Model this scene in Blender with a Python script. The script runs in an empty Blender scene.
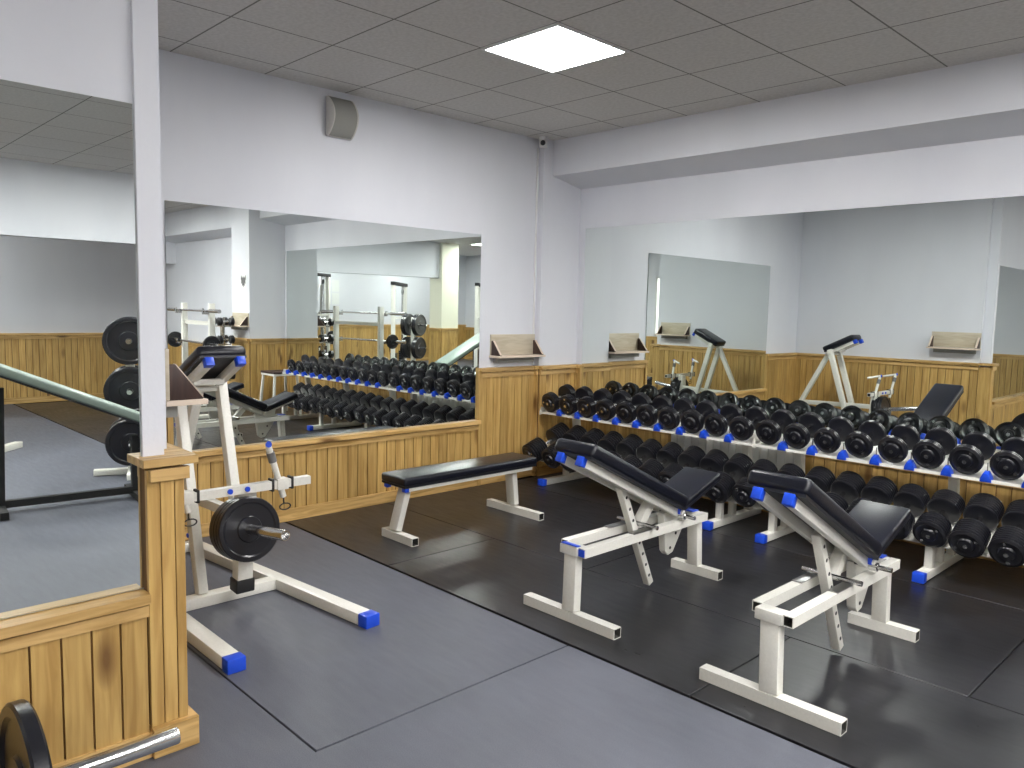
import bpy, bmesh, math, random
from mathutils import Vector, Matrix
random.seed(7)
SC = bpy.context.scene
COL = SC.collection
PI = math.pi
V = Vector

# ------------------------------------------------------------------ materials
def new_mat(name):
    m = bpy.data.materials.new(name); m.use_nodes = True
    return m, m.node_tree, m.node_tree.nodes['Principled BSDF']

def simple(name, col, rough=.5, metal=0., spec=.5, bump=0., bscale=60., var=0., coat=0.):
    m, nt, b = new_mat(name)
    b.inputs['Base Color'].default_value = (*col, 1)
    b.inputs['Roughness'].default_value = rough
    b.inputs['Metallic'].default_value = metal
    b.inputs['Specular IOR Level'].default_value = spec
    b.inputs['Coat Weight'].default_value = coat
    if bump or var:
        tc = nt.nodes.new('ShaderNodeTexCoord')
        n = nt.nodes.new('ShaderNodeTexNoise'); n.inputs['Scale'].default_value = bscale; n.inputs['Detail'].default_value = 5
        nt.links.new(tc.outputs['Object'], n.inputs['Vector'])
        if bump:
            bp = nt.nodes.new('ShaderNodeBump'); bp.inputs['Strength'].default_value = bump; bp.inputs['Distance'].default_value = .004
            nt.links.new(n.outputs['Fac'], bp.inputs['Height']); nt.links.new(bp.outputs['Normal'], b.inputs['Normal'])
        if var:
            r = nt.nodes.new('ShaderNodeMapRange')
            r.inputs['From Min'].default_value = .3; r.inputs['From Max'].default_value = .7
            r.inputs['To Min'].default_value = 1 - var; r.inputs['To Max'].default_value = 1 + var
            mx = nt.nodes.new('ShaderNodeVectorMath'); mx.operation = 'SCALE'; mx.inputs[0].default_value = col
            nt.links.new(n.outputs['Fac'], r.inputs['Value']); nt.links.new(r.outputs['Result'], mx.inputs['Scale'])
            nt.links.new(mx.outputs['Vector'], b.inputs['Base Color'])
    return m

def wood(name, grain, light, dark, rough=.42, knots=True):
    """pine; grain = mapping scale, small along the fibre"""
    m, nt, b = new_mat(name); N = nt.nodes.new; L = nt.links.new
    tc = N('ShaderNodeTexCoord'); geo = N('ShaderNodeNewGeometry')
    off = N('ShaderNodeVectorMath'); off.operation = 'SCALE'; off.inputs[0].default_value = (7.3, 5.1, 9.7)
    L(geo.outputs['Random Per Island'], off.inputs['Scale'])
    add = N('ShaderNodeVectorMath'); add.operation = 'ADD'
    L(tc.outputs['Object'], add.inputs[0]); L(off.outputs['Vector'], add.inputs[1])
    mp = N('ShaderNodeMapping'); mp.inputs['Scale'].default_value = grain; L(add.outputs['Vector'], mp.inputs['Vector'])
    n1 = N('ShaderNodeTexNoise'); n1.inputs['Scale'].default_value = 1.6; n1.inputs['Detail'].default_value = 6
    n1.inputs['Distortion'].default_value = .7
    L(mp.outputs['Vector'], n1.inputs['Vector'])
    cr = N('ShaderNodeValToRGB'); cr.color_ramp.elements[0].position = .34; cr.color_ramp.elements[1].position = .62
    cr.color_ramp.elements[0].color = (*dark, 1); cr.color_ramp.elements[1].color = (*light, 1)
    L(n1.outputs['Fac'], cr.inputs['Fac'])
    sc = N('ShaderNodeMapRange'); sc.inputs['To Min'].default_value = .84; sc.inputs['To Max'].default_value = 1.12
    L(geo.outputs['Random Per Island'], sc.inputs['Value'])
    mul = N('ShaderNodeVectorMath'); mul.operation = 'SCALE'; L(cr.outputs['Color'], mul.inputs[0]); L(sc.outputs['Result'], mul.inputs['Scale'])
    last = mul.outputs['Vector']
    if knots:
        mk = N('ShaderNodeMapping'); g = [max(.35, min(1., x / 22)) for x in grain]
        mk.inputs['Scale'].default_value = [4.2 * x for x in g]; L(add.outputs['Vector'], mk.inputs['Vector'])
        vo = N('ShaderNodeTexVoronoi'); vo.inputs['Scale'].default_value = 1.; L(mk.outputs['Vector'], vo.inputs['Vector'])
        kr = N('ShaderNodeMapRange'); kr.inputs['From Min'].default_value = .06; kr.inputs['From Max'].default_value = .17
        L(vo.outputs['Distance'], kr.inputs['Value'])
        mx = N('ShaderNodeMix'); mx.data_type = 'RGBA'; mx.inputs['A'].default_value = (dark[0]*.42, dark[1]*.36, dark[2]*.35, 1)
        L(kr.outputs['Result'], mx.inputs['Factor']); L(last, mx.inputs['B']); last = mx.outputs['Result']
    L(last, b.inputs['Base Color'])
    b.inputs['Roughness'].default_value = rough
    return m

PL, PD = (.56, .365, .125), (.39, .228, .066)
M = {}
M['wood_v'] = wood('pine_upright', (22, 22, 1.6), PL, PD)
M['wood_x'] = wood('pine_along_x', (1.6, 22, 22), (.66, .43, .17), PD)
M['wood_y'] = wood('pine_along_y', (22, 1.6, 22), (.66, .43, .17), PD)
M['wood_back'] = simple('pine_groove', (.15, .075, .022), .8)
M['dark_wood'] = wood('dark_brown_board', (18, 18, 2), (.055, .028, .022), (.03, .015, .012), .5, False)
M['beige_board'] = wood('pale_laminate', (3, 3, 22), (.55, .49, .38), (.46, .40, .30), .5, False)
M['board_edge'] = simple('board_edge', (.66, .55, .45), .5)
M['metal_white'] = simple('white_enamel', (.72, .71, .655), .32, 0, .5, .06, 90, .04)
M['hollow'] = simple('tube_inside', (.05, .05, .045), .8)
M['blue'] = simple('blue_plastic', (.012, .07, .62), .35)
M['vinyl'] = simple('black_vinyl', (.006, .007, .013), .30, 0, .42, .18, 220)
M['seam'] = simple('vinyl_edge', (.008, .009, .014), .5)
M['iron'] = simple('black_iron', (.0085, .009, .013), .28, 0, .55, .10, 160)
M['rubber'] = simple('black_rubber', (.012, .012, .013), .6)
M['chrome'] = simple('chrome', (.62, .62, .62), .18, 1)
M['steel'] = simple('brushed_steel', (.38, .38, .38), .32, 1)
M['grey_rubber'] = simple('grey_grip', (.16, .16, .16), .6)
M['mirror'] = simple('mirror_glass', (.84, .885, .86), .0, 1)
M['mirror_edge'] = simple('mirror_edge', (.25, .33, .3), .3)
M['white_plastic'] = simple('white_plastic', (.72, .72, .72), .4)
M['grille'] = simple('speaker_grille', (.30, .30, .28), .6, 0, .3, .5, 700)
M['speaker_side'] = simple('speaker_shell', (.62, .60, .57), .45)
M['glass_black'] = simple('dark_lens', (.01, .01, .012), .1)
M['paper'] = simple('paper', (.78, .80, .78), .6)
M['ink'] = simple('print_ink', (.12, .12, .12), .7)
M['radiator'] = simple('radiator_white', (.80, .81, .78), .4)
M['under'] = simple('subfloor', (.006, .006, .006), .9)
M['green_pad'] = simple('grey_green_vinyl', (.22, .27, .24), .35)
M['blue_pad'] = simple('navy_vinyl', (.03, .05, .16), .4)
M['cream'] = simple('cream_paint', (.80, .80, .66), .6)

def wall_paint():
    m, nt, b = new_mat('wall_paint'); N = nt.nodes.new; L = nt.links.new
    tc = N('ShaderNodeTexCoord'); n = N('ShaderNodeTexNoise'); n.inputs['Scale'].default_value = 1.3; n.inputs['Detail'].default_value = 4
    mp = N('ShaderNodeMapping'); mp.inputs['Scale'].default_value = (1.5, 1.5, .5)
    L(tc.outputs['Object'], mp.inputs['Vector']); L(mp.outputs['Vector'], n.inputs['Vector'])
    cr = N('ShaderNodeValToRGB'); cr.color_ramp.elements[0].position = .3; cr.color_ramp.elements[1].position = .7
    cr.color_ramp.elements[0].color = (.665, .68, .735, 1); cr.color_ramp.elements[1].color = (.715, .73, .78, 1)
    L(n.outputs['Fac'], cr.inputs['Fac']); L(cr.outputs['Color'], b.inputs['Base Color'])
    n2 = N('ShaderNodeTexNoise'); n2.inputs['Scale'].default_value = 60; n2.inputs['Detail'].default_value = 3
    L(tc.outputs['Object'], n2.inputs['Vector'])
    bp = N('ShaderNodeBump'); bp.inputs['Strength'].default_value = .12; bp.inputs['Distance'].default_value = .004
    L(n2.outputs['Fac'], bp.inputs['Height']); L(bp.outputs['Normal'], b.inputs['Normal'])
    b.inputs['Roughness'].default_value = .55; b.inputs['Specular IOR Level'].default_value = .3
    return m
M['wall'] = wall_paint()

def mat_floor(name, base, rough, scuff, grain):
    m, nt, b = new_mat(name); N = nt.nodes.new; L = nt.links.new
    tc = N('ShaderNodeTexCoord')
    n = N('ShaderNodeTexNoise'); n.inputs['Scale'].default_value = 2.2; n.inputs['Detail'].default_value = 8; n.inputs['Roughness'].default_value = .6
    L(tc.outputs['Object'], n.inputs['Vector'])
    f = N('ShaderNodeTexNoise'); f.inputs['Scale'].default_value = 260; f.inputs['Detail'].default_value = 2
    L(tc.outputs['Object'], f.inputs['Vector'])
    mp = N('ShaderNodeMapping'); mp.inputs['Scale'].default_value = (6, 34, 1); mp.inputs['Rotation'].default_value = (0, 0, .5)
    L(tc.outputs['Object'], mp.inputs['Vector'])
    s = N('ShaderNodeTexNoise'); s.inputs['Scale'].default_value = 1.; s.inputs['Detail'].default_value = 4
    L(mp.outputs['Vector'], s.inputs['Vector'])
    mr = N('ShaderNodeMapRange'); mr.inputs['From Min'].default_value = .3; mr.inputs['From Max'].default_value = .7
    mr.inputs['To Min'].default_value = 1 - scuff; mr.inputs['To Max'].default_value = 1 + scuff; L(n.outputs['Fac'], mr.inputs['Value'])
    mg = N('ShaderNodeMapRange'); mg.inputs['From Min'].default_value = .25; mg.inputs['From Max'].default_value = .75
    mg.inputs['To Min'].default_value = 1 - grain; mg.inputs['To Max'].default_value = 1 + grain; L(f.outputs['Fac'], mg.inputs['Value'])
    mm = N('ShaderNodeMath'); mm.operation = 'MULTIPLY'; L(mr.outputs['Result'], mm.inputs[0]); L(mg.outputs['Result'], mm.inputs[1])
    sc = N('ShaderNodeVectorMath'); sc.operation = 'SCALE'; sc.inputs[0].default_value = base; L(mm.outputs['Value'], sc.inputs['Scale'])
    L(sc.outputs['Vector'], b.inputs['Base Color'])
    rr = N('ShaderNodeMapRange'); rr.inputs['From Min'].default_value = .3; rr.inputs['From Max'].default_value = .7
    rr.inputs['To Min'].default_value = rough - .07; rr.inputs['To Max'].default_value = rough + .09
    mx = N('ShaderNodeMath'); mx.operation = 'ADD'; L(n.outputs['Fac'], mx.inputs[0]); L(s.outputs['Fac'], mx.inputs[1])
    hf = N('ShaderNodeMath'); hf.operation = 'MULTIPLY'; hf.inputs[1].default_value = .5; L(mx.outputs['Value'], hf.inputs[0])
    L(hf.outputs['Value'], rr.inputs['Value']); L(rr.outputs['Result'], b.inputs['Roughness'])
    bp = N('ShaderNodeBump'); bp.inputs['Strength'].default_value = .25; bp.inputs['Distance'].default_value = .0015
    L(f.outputs['Fac'], bp.inputs['Height']); L(bp.outputs['Normal'], b.inputs['Normal'])
    b.inputs['Specular IOR Level'].default_value = .5
    return m
M['mat_grey'] = mat_floor('grey_rubber_floor', (.088, .094, .117), .50, .16, .28)
M['mat_black'] = mat_floor('black_rubber_mat', (.016, .016, .019), .33, .35, .15)

def ceiling_mat():
    m, nt, b = new_mat('ceiling_tiles'); N = nt.nodes.new; L = nt.links.new
    tc = N('ShaderNodeTexCoord'); sp = N('ShaderNodeSeparateXYZ'); L(tc.outputs['Object'], sp.inputs[0])
    masks = []
    for ax, o in (('X', .23), ('Y', -.28)):
        a = N('ShaderNodeMath'); a.operation = 'SUBTRACT'; L(sp.outputs[ax], a.inputs[0]); a.inputs[1].default_value = o - 30.
        d = N('ShaderNodeMath'); d.operation = 'PINGPONG'; L(a.outputs[0], d.inputs[0]); d.inputs[1].default_value = .3
        g = N('ShaderNodeMath'); g.operation = 'LESS_THAN'; L(d.outputs[0], g.inputs[0]); g.inputs[1].default_value = .005
        masks.append(g)
    mx = N('ShaderNodeMath'); mx.operation = 'MAXIMUM'; L(masks[0].outputs[0], mx.inputs[0]); L(masks[1].outputs[0], mx.inputs[1])
    n = N('ShaderNodeTexNoise'); n.inputs['Scale'].default_value = 45; n.inputs['Detail'].default_value = 4; L(tc.outputs['Object'], n.inputs['Vector'])
    cr = N('ShaderNodeValToRGB'); cr.color_ramp.elements[0].position = .35; cr.color_ramp.elements[1].position = .65
    cr.color_ramp.elements[0].color = (.55, .535, .52, 1); cr.color_ramp.elements[1].color = (.63, .615, .60, 1)
    L(n.outputs['Fac'], cr.inputs['Fac'])
    mi = N('ShaderNodeMix'); mi.data_type = 'RGBA'; L(mx.outputs[0], mi.inputs['Factor']); L(cr.outputs['Color'], mi.inputs['A'])
    mi.inputs['B'].default_value = (.17, .165, .155, 1)
    L(mi.outputs['Result'], b.inputs['Base Color']); b.inputs['Roughness'].default_value = .85
    return m
M['ceiling'] = ceiling_mat()
def emit(name, col, s):
    m, nt, b = new_mat(name); b.inputs['Base Color'].default_value = (.8, .8, .8, 1)
    b.inputs['Emission Color'].default_value = (*col, 1); b.inputs['Emission Strength'].default_value = s
    return m
M['led'] = emit('led_diffuser', (1., .985, .965), 30.)
M['daylight'] = emit('window_daylight', (1., .97, .88), 2.5)

# ------------------------------------------------------------------ mesh builder
class MB:
    def __init__(s): s.v = []; s.f = []; s.mi = []; s.cur = 0
    def add(s, vs, fs):
        o = len(s.v); s.v += [tuple(x) for x in vs]; s.f += [tuple(i + o for i in f) for f in fs]; s.mi += [s.cur] * len(fs); return s
    def box(s, x0, x1, y0, y1, z0, z1):
        vs = [(x, y, z) for x in (x0, x1) for y in (y0, y1) for z in (z0, z1)]
        return s.add(vs, [(0, 1, 3, 2), (4, 6, 7, 5), (0, 4, 5, 1), (2, 3, 7, 6), (0, 2, 6, 4), (1, 5, 7, 3)])
    def frame(s, p0, p1, up=(0, 0, 1)):
        p0, p1 = V(p0), V(p1); d = (p1 - p0).normalized(); u = V(up)
        if abs(d.dot(u)) > .98: u = V((1, 0, 0))
        r = d.cross(u).normalized(); u = r.cross(d).normalized(); return p0, p1, d, r, u
    def bar(s, p0, p1, w, h, up=(0, 0, 1)):
        p0, p1, d, r, u = s.frame(p0, p1, up); w /= 2; h /= 2
        vs = [p + r * a * w + u * b * h for p in (p0, p1) for a, b in ((-1, -1), (1, -1), (1, 1), (-1, 1))]
        return s.add(vs, [(3, 2, 1, 0), (4, 5, 6, 7), (0, 1, 5, 4), (1, 2, 6, 5), (2, 3, 7, 6), (3, 0, 4, 7)])
    def tube(s, p0, p1, w, h, up=(0, 0, 1), t=.004, deep=.06):
        """square tube with open ends"""
        p0, p1, d, r, u = s.frame(p0, p1, up); w /= 2; h /= 2
        def ring(p, k): return [p + r * a * (w - k) + u * b * (h - k) for a, b in ((-1, -1), (1, -1), (1, 1), (-1, 1))]
        L = (p1 - p0).length; deep = min(deep, L * .3)
        vs = ring(p0, 0) + ring(p1, 0) + ring(p0, t) + ring(p1, t) + ring(p0 + d * deep, t) + ring(p1 - d * deep, t)
        fs = []
        for i in range(4):
            j = (i + 1) % 4
            fs += [(i, j, 4 + j, 4 + i), (i, 8 + i, 8 + j, j), (4 + i, 4 + j, 12 + j, 12 + i)]
        s.add(vs, fs); c = s.cur; s.cur = 1; o = len(s.v) - 24
        fs = []
        for i in range(4):
            j = (i + 1) % 4
            fs += [(8 + i, 16 + i, 16 + j, 8 + j), (12 + i, 12 + j, 20 + j, 20 + i)]
        fs += [(16, 17, 18, 19), (23, 22, 21, 20)]
        s.f += [tuple(i + o for i in f) for f in fs]; s.mi += [1] * len(fs); s.cur = c
        return s
    def lathe(s, p0, p1, prof, n=24, closed=True):
        """prof: list of (t along p0->p1 in metres, radius)"""
        p0, p1, d, r, u = s.frame(p0, p1); vs = []; fs = []
        for t, rad in prof:
            for k in range(n):
                a = 2 * PI * k / n; vs.append(p0 + d * t + (r * math.cos(a) + u * math.sin(a)) * rad)
        for i in range(len(prof) - 1):
            for k in range(n):
                j = (k + 1) % n; fs.append((i * n + k, (i + 1) * n + k, (i + 1) * n + j, i * n + j))
        if closed:
            fs.append(tuple(range(n))); fs.append(tuple(reversed(range((len(prof) - 1) * n, len(prof) * n))))
        return s.add(vs, fs)
    def cyl(s, p0, p1, r, n=16, r2=None):
        L = (V(p1) - V(p0)).length; return s.lathe(p0, p1, [(0, r), (L, r if r2 is None else r2)], n)
    def path(s, pts, r, n=8):
        for a, b in zip(pts[:-1], pts[1:]): s.cyl(a, b, r, n)
        return s
    def prism(s, poly, fn, a, b):
        """poly 2d list, fn(u, v, w) -> xyz, extruded from w=a to w=b"""
        n = len(poly); vs = [fn(u, v, a) for u, v in poly] + [fn(u, v, b) for u, v in poly]
        return s.add(vs, [tuple(range(n)), tuple(reversed(range(n, 2 * n)))] + [(i, i + n, (i + 1) % n + n, (i + 1) % n) for i in range(n)])
    def build(s, name, mats, parent=None, bevel=0., seg=2, smooth=True, loc=None):
        me = bpy.data.meshes.new(name)
        me.from_pydata(s.v, [], s.f)
        if not isinstance(mats, (list, tuple)): mats = [mats]
        mats = [M[m] if isinstance(m, str) else m for m in mats]
        for m in mats: me.materials.append(m)
        if max(s.mi, default=0) >= len(mats): me.materials.append(M['hollow'])
        me.polygons.foreach_set('material_index', s.mi)
        bm = bmesh.new(); bm.from_mesh(me); bmesh.ops.recalc_face_normals(bm, faces=bm.faces) if not any(s.mi) else None
        if bevel:
            es = [e for e in bm.edges if len(e.link_faces) == 2 and e.calc_face_angle(0) > .6]
            bmesh.ops.bevel(bm, geom=es, offset=bevel, segments=seg, profile=.5, affect='EDGES', clamp_overlap=True)
        bm.to_mesh(me); bm.free(); me.update()
        if smooth:
            me.shade_smooth(); me.set_sharp_from_angle(angle=math.radians(38))
        o = bpy.data.objects.new(name, me); COL.objects.link(o)
        if parent is not None: o.parent = parent
        if loc is not None: o.location = loc
        return o

def tag(o, label=None, cat=None, group=None, kind=None):
    if label: o['label'] = label
    if cat: o['category'] = cat
    if group: o['group'] = group
    if kind: o['kind'] = kind
    return o
def thing(name, label, cat, loc=(0, 0, 0), rz=0, group=None):
    o = bpy.data.objects.new(name, None); COL.objects.link(o); o.location = loc; o.rotation_euler = (0, 0, rz)
    o.empty_display_size = .1
    return tag(o, label, cat, group)
def copy_tree(o, parent=None):
    c = o.copy(); COL.objects.link(c)
    if parent is not None: c.parent = parent
    for ch in [x for x in o.children]: copy_tree(ch, c)
    return c
def struct(name, mb, mats, bevel=0., parent=None):
    o = mb.build(name, mats, parent, bevel, smooth=False)
    if parent is None: o['kind'] = 'structure'
    return o

# ------------------------------------------------------------------ the room
CZ = 2.98          # ceiling
YB = .38           # wall behind the racks
EX, SY = 12.5, -9.0
# floor: dark underlay + grey rubber roll (with the inset for the separate mats)
f = MB(); f.cur = 1; f.box(-.2, EX + .2, SY - .2, YB + .2, -.05, -.0125); f.cur = 0
f.box(2.282, EX, SY, -3.852, -.012, 0); f.box(0.0, 2.282, -4.2, -3.852, -.012, 0); f.box(2.666, EX, -3.852, -2.577, -.012, 0)
floor = struct('floor', f, ['mat_grey', 'under'])
def mat_tile(x0, x1, y0, y1, mat, label, group):
    o = MB().box(x0, x1, y0, y1, -.0118, 0).build('rubber_mat', mat, None, .0015, 1)
    tag(o, label, 'mat', group)
mat_tile(.03, 2.656, -3.843, -2.577, 'mat_grey', 'grey rubber floor mat under the feet of the preacher curl bench', None)
Gm = 'black rubber mats'
mat_tile(.03, 1.235, -2.557, -1.722, 'mat_black', 'black rubber floor mat under the near foot of the flat bench', Gm)
mat_tile(1.241, 3.286, -2.557, -1.722, 'mat_black', 'black rubber floor mat under the near foot of the left incline bench', Gm)
mat_tile(3.292, 5.33, -2.557, -1.722, 'mat_black', 'black rubber floor mat under the near foot of the right incline bench', Gm)
mat_tile(.03, 2.03, -1.716, -.46, 'mat_black', 'black rubber floor mat under the far foot of the flat bench', Gm)
mat_tile(2.036, 4.04, -1.716, -.46, 'mat_black', 'black rubber floor mat between the incline benches and the dumbbell racks', Gm)
mat_tile(4.046, 5.33, -1.716, -.46, 'mat_black', 'black rubber floor mat right of the incline benches', Gm)
mat_tile(.08, 5.33, -.454, .36, 'mat_black', 'long black rubber floor mat beneath the dumbbell racks', Gm)
mat_tile(5.336, 12.4, -2.557, .36, 'mat_black', 'wide black rubber floor covering by the bench press', Gm)

cl = MB().box(-.1, EX + .1, SY - .1, YB + .1, CZ, CZ + .06)
struct('ceiling', cl, 'ceiling')
# walls
struct('wall_left', MB().box(-.2, 0, -4.35, .6, 0, CZ), 'wall')
w = MB().box(-.1, 5.56, YB, YB + .2, 0, CZ).box(5.56, EX + .2, YB, YB + .2, 0, CZ)
struct('wall_back', w, 'wall')
struct('wall_right', MB().box(EX, EX + .2, SY, .6, 0, CZ), 'wall')
w = MB().box(-.1, 4.42, SY - .2, SY, 0, CZ).box(5.82, EX + .2, SY - .2, SY, 0, CZ).box(4.42, 5.82, SY - .2, SY, 0, .95).box(4.42, 5.82, SY - .2, SY, 2.3, CZ)
struct('wall_front', w, 'wall')
wf = MB().box(4.42, 4.47, SY - .1, SY + .02, .95, 2.3).box(5.77, 5.82, SY - .1, SY + .02, .95, 2.3).box(4.42, 5.82, SY - .1, SY + .02, .95, 1.0).box(4.42, 5.82, SY - .1, SY + .02, 2.25, 2.3).box(5.09, 5.15, SY - .1, SY + .02, 1.0, 2.25)
wo = struct('window_1', wf, 'white_plastic')
MB().box(4.46, 5.78, SY - .07, SY - .05, 1.0, 2.25).build('pane', 'daylight', wo)
# near block of wall with the left-hand mirror, and the thin partition ending in the timber-clad post
w = MB().box(2.05, 2.28, SY, -4.25, 0, CZ)
struct('wall_near_left', w, 'wall')
w = MB().box(0, 2.2, -4.25, -4.15, 0, CZ).box(2.2, 2.30, -4.262, -4.195, .99, CZ)
struct('wall_partition', w, 'wall')
# corner column, beam, second pillar, far pillar
struct('pillar', MB().box(-.02, .06, -.117, YB + .01, 0, CZ), 'wall')
struct('pillar', MB().box(5.55, 6.1, -.16, YB + .01, 0, CZ), 'wall')
struct('pillar', MB().box(9.5, 9.95, -6.2, -5.7, 0, CZ), 'cream')
bm_ = MB().prism([(0, 2.675), (YB, 2.605), (YB, CZ), (0, CZ)], lambda u, v, w: (w, u, v), .06, 5.55)
struct('beam', bm_, 'wall')
struct('beam', MB().box(9.6, 9.8, -5.7, YB, 2.17, CZ), 'wall')
bm_ = MB().prism([(0, 2.6), (YB, 2.53), (YB, CZ), (0, CZ)], lambda u, v, w: (w, u, v), 6.1, EX)
struct('beam', bm_, 'wall')

# ---- timber cladding --------------------------------------------------
NT = [0]
def clad(a, b, n, z1, z0=.0, full=True, skirt=True, ledge=False, d=.016):
    """vertical boards on the wall from a to b (xy), outward normal n"""
    NT[0] += 1
    a, b, n = V((*a, 0)), V((*b, 0)), V((*n, 0)); t = (b - a); L = t.length; t.normalize()
    alongx = abs(t.x) > .5
    mb = MB()
    def blk(s0, s1, o0, o1, q0, q1):
        P = [a + t * s + n * o for s in (s0, s1) for o in (o0, o1)]
        xs = [p.x for p in P]; ys = [p.y for p in P]; mb.box(min(xs), max(xs), min(ys), max(ys), q0, q1)
    mb.cur = 1; blk(0, L, 0, .004, z0, z1 - .03)
    mb.cur = 0; k = max(1, round(L / .084)); st = L / k
    for i in range(k): blk(i * st + .0034, (i + 1) * st - .0034, .004, d, z0, z1 - .03)
    mb.cur = 2
    ext = .0
    blk(-ext, L + ext, 0, .05, z1 - .032, z1)
    blk(-ext, L + ext, .006, .030, z1 - .080, z1 - .042)
    if skirt: blk(-ext, L + ext, 0, .027, 0, .085)
    o = struct('trim_%d' % NT[0], mb, ['wood_v', 'wood_back', 'wood_x' if alongx else 'wood_y'])
    return o
clad((0, -4.15), (0, -3.335), (1, 0), 1.0)
clad((0, -3.335), (0, -.785), (1, 0), .562)
clad((0, -.785), (0, -.117), (1, 0), 1.0)
clad((0, -.117), (.06, -.117), (0, -1), 1.0)
clad((.06, -.117), (.06, YB), (1, 0), 1.0)
clad((.06, YB), (.135, YB), (0, -1), 1.0)
clad((.135, YB), (5.50, YB), (0, -1), .562)
clad((5.50, YB), (5.55, YB), (0, -1), 1.0)
clad((5.55, -.16), (5.55, YB), (-1, 0), 1.0)
clad((5.55, -.16), (6.1, -.16), (0, -1), 1.0)
clad((6.1, -.16), (6.1, YB), (1, 0), 1.0)
clad((6.1, YB), (EX, YB), (0, -1), .80)
clad((0.0, -4.15), (2.2, -4.15), (0, 1), 1.0)
clad((2.306, SY), (2.306, -4.2655), (1, 0), .562)
NT[0] += 1; struct('trim_%d' % NT[0], MB().box(2.28, 2.3055, SY, -4.2655, 0, .5615), 'wood_y')
clad((2.28, SY), (EX, SY), (0, 1), .93)
clad((EX, SY), (EX, YB), (-1, 0), 1.0)
clad((9.5, -5.7), (9.95, -5.7), (0, 1), 1.0)
clad((9.5, -6.2), (9.5, -5.7), (-1, 0), 1.0)
# timber-clad end post
NT[0] += 1
p = MB(); p.cur = 1; p.box(2.282, 2.313, -4.2625, -4.149, .1, .965); p.cur = 0
for y0, y1 in ((-4.2625, -4.2225), (-4.2195, -4.177), (-4.174, -4.145)): p.box(2.313, 2.330, y0, y1, .1, .962)
p.box(2.2015, 2.3125, -4.149, -4.137, .1, .962)
p.cur = 2
p.box(2.268, 2.365, -4.283, -4.108, .976, 1.003); p.box(2.20, 2.2675, -4.19, -4.108, .976, 1.003); p.box(2.3305, 2.350, -4.257, -4.132, .925, .966)
p.box(2.2015, 2.352, -4.265, -4.116, 0, .0995)
struct('trim_%d' % NT[0], p, ['wood_v', 'wood_back', 'wood_y'], .0015)
# upright edge trims next to the mirrors
for (x0, x1, y0, y1, z1) in ((0, .034, -.80, -.765, .985), (0, .034, -3.35, -3.315, .985), (.115, .145, YB - .034, YB, .985), (5.485, 5.515, YB - .034, YB, .985), (.06, .094, YB - .036, YB - .002, .985)):
    NT[0] += 1; struct('trim_%d' % NT[0], MB().box(x0, x1, y0, y1, 0, z1), 'wood_v', .002)

# ---- mirrors ------------------------------------------------------------
def mirror(name, x0, x1, y0, y1, z0, z1, face, label):
    m = MB().box(x0, x1, y0, y1, z0, z1)
    o = m.build(name, ['mirror_edge', 'mirror'], None, smooth=False)
    best = {'+x': 0, '-y': 1}[face]
    for pl in o.data.polygons:
        nn = pl.normal
        if (face == '+x' and nn.x > .9) or (face == '-y' and nn.y < -.9): pl.material_index = 1
    return tag(o, label, 'mirror')
mirror('wall_mirror', .003, .009, -3.33, -.787, .566, 2.105, '+x', 'long wall mirror above the wooden ledge behind the flat bench')
mirror('wall_mirror', .14, 5.49, YB - .009, YB - .003, .566, 2.245, '-y', 'wide wall mirror behind the two tiers of dumbbells')
mirror('wall_mirror', 2.283, 2.289, -8.2, -4.2635, .566, 2.11, '+x', 'wall mirror beside the timber post, cut by the photo edge')

# ---- conduit, security camera, speaker --------------------------------
o = MB().box(.0, .012, -.150, -.135, 1.0, 2.90).build('cable_conduit', 'white_plastic', None, .002)
tag(o, 'thin white cable conduit running up the wall beside the corner column', 'conduit')
cam = thing('security_camera', 'small white security camera with black lens under the ceiling corner', 'camera', (.09, -.165, 2.98))
MB().lathe((0, 0, 0), (0, 0, -.1), [(0, .036), (.018, .036), (.022, .030), (.03, .030)], 24).build('mount', 'white_plastic', cam)
h = MB(); prof = []
h.prism([(-.034, -.09), (.034, -.09), (.034, -.022), (-.034, -.022)], lambda u, v, w: (u, w, v), -.03, .03)
b_ = h.build('housing', 'white_plastic', cam, .012, 3); b_.rotation_euler = (0, 0, .7)
l_ = MB().cyl((0, -.03, -.055), (0, -.040, -.056), .022, 24).build('lens', 'glass_black', cam); l_.rotation_euler = (0, 0, .7)

sp = thing('wall_speaker', 'grey curved loudspeaker high on the wall near the ceiling', 'speaker', (0, -2.14, 2.66))
n = 14
arc = [(.035 + .085 * math.sin(PI * i / n) ** .8, .004 + .262 * i / n) for i in range(n + 1)]
def sf(u, v, w): return (u, w, v)
side = [(.012, 0)] + arc + [(.012, .27)]
s_ = MB().prism(side, sf, -.098, -.088).prism(side, sf, .088, .098).box(.012, .03, -.09, .09, .002, .268)
s_.build('shell', 'speaker_side', sp, .002)
g = [(a - .004, z) for a, z in arc]
MB().prism([(.03, .004)] + g + [(.03, .266)], sf, -.088, .088).build('grille', 'grille', sp)
MB().box(0, .013, -.03, .03, .09, .18).build('bracket', 'rubber', sp)

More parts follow.
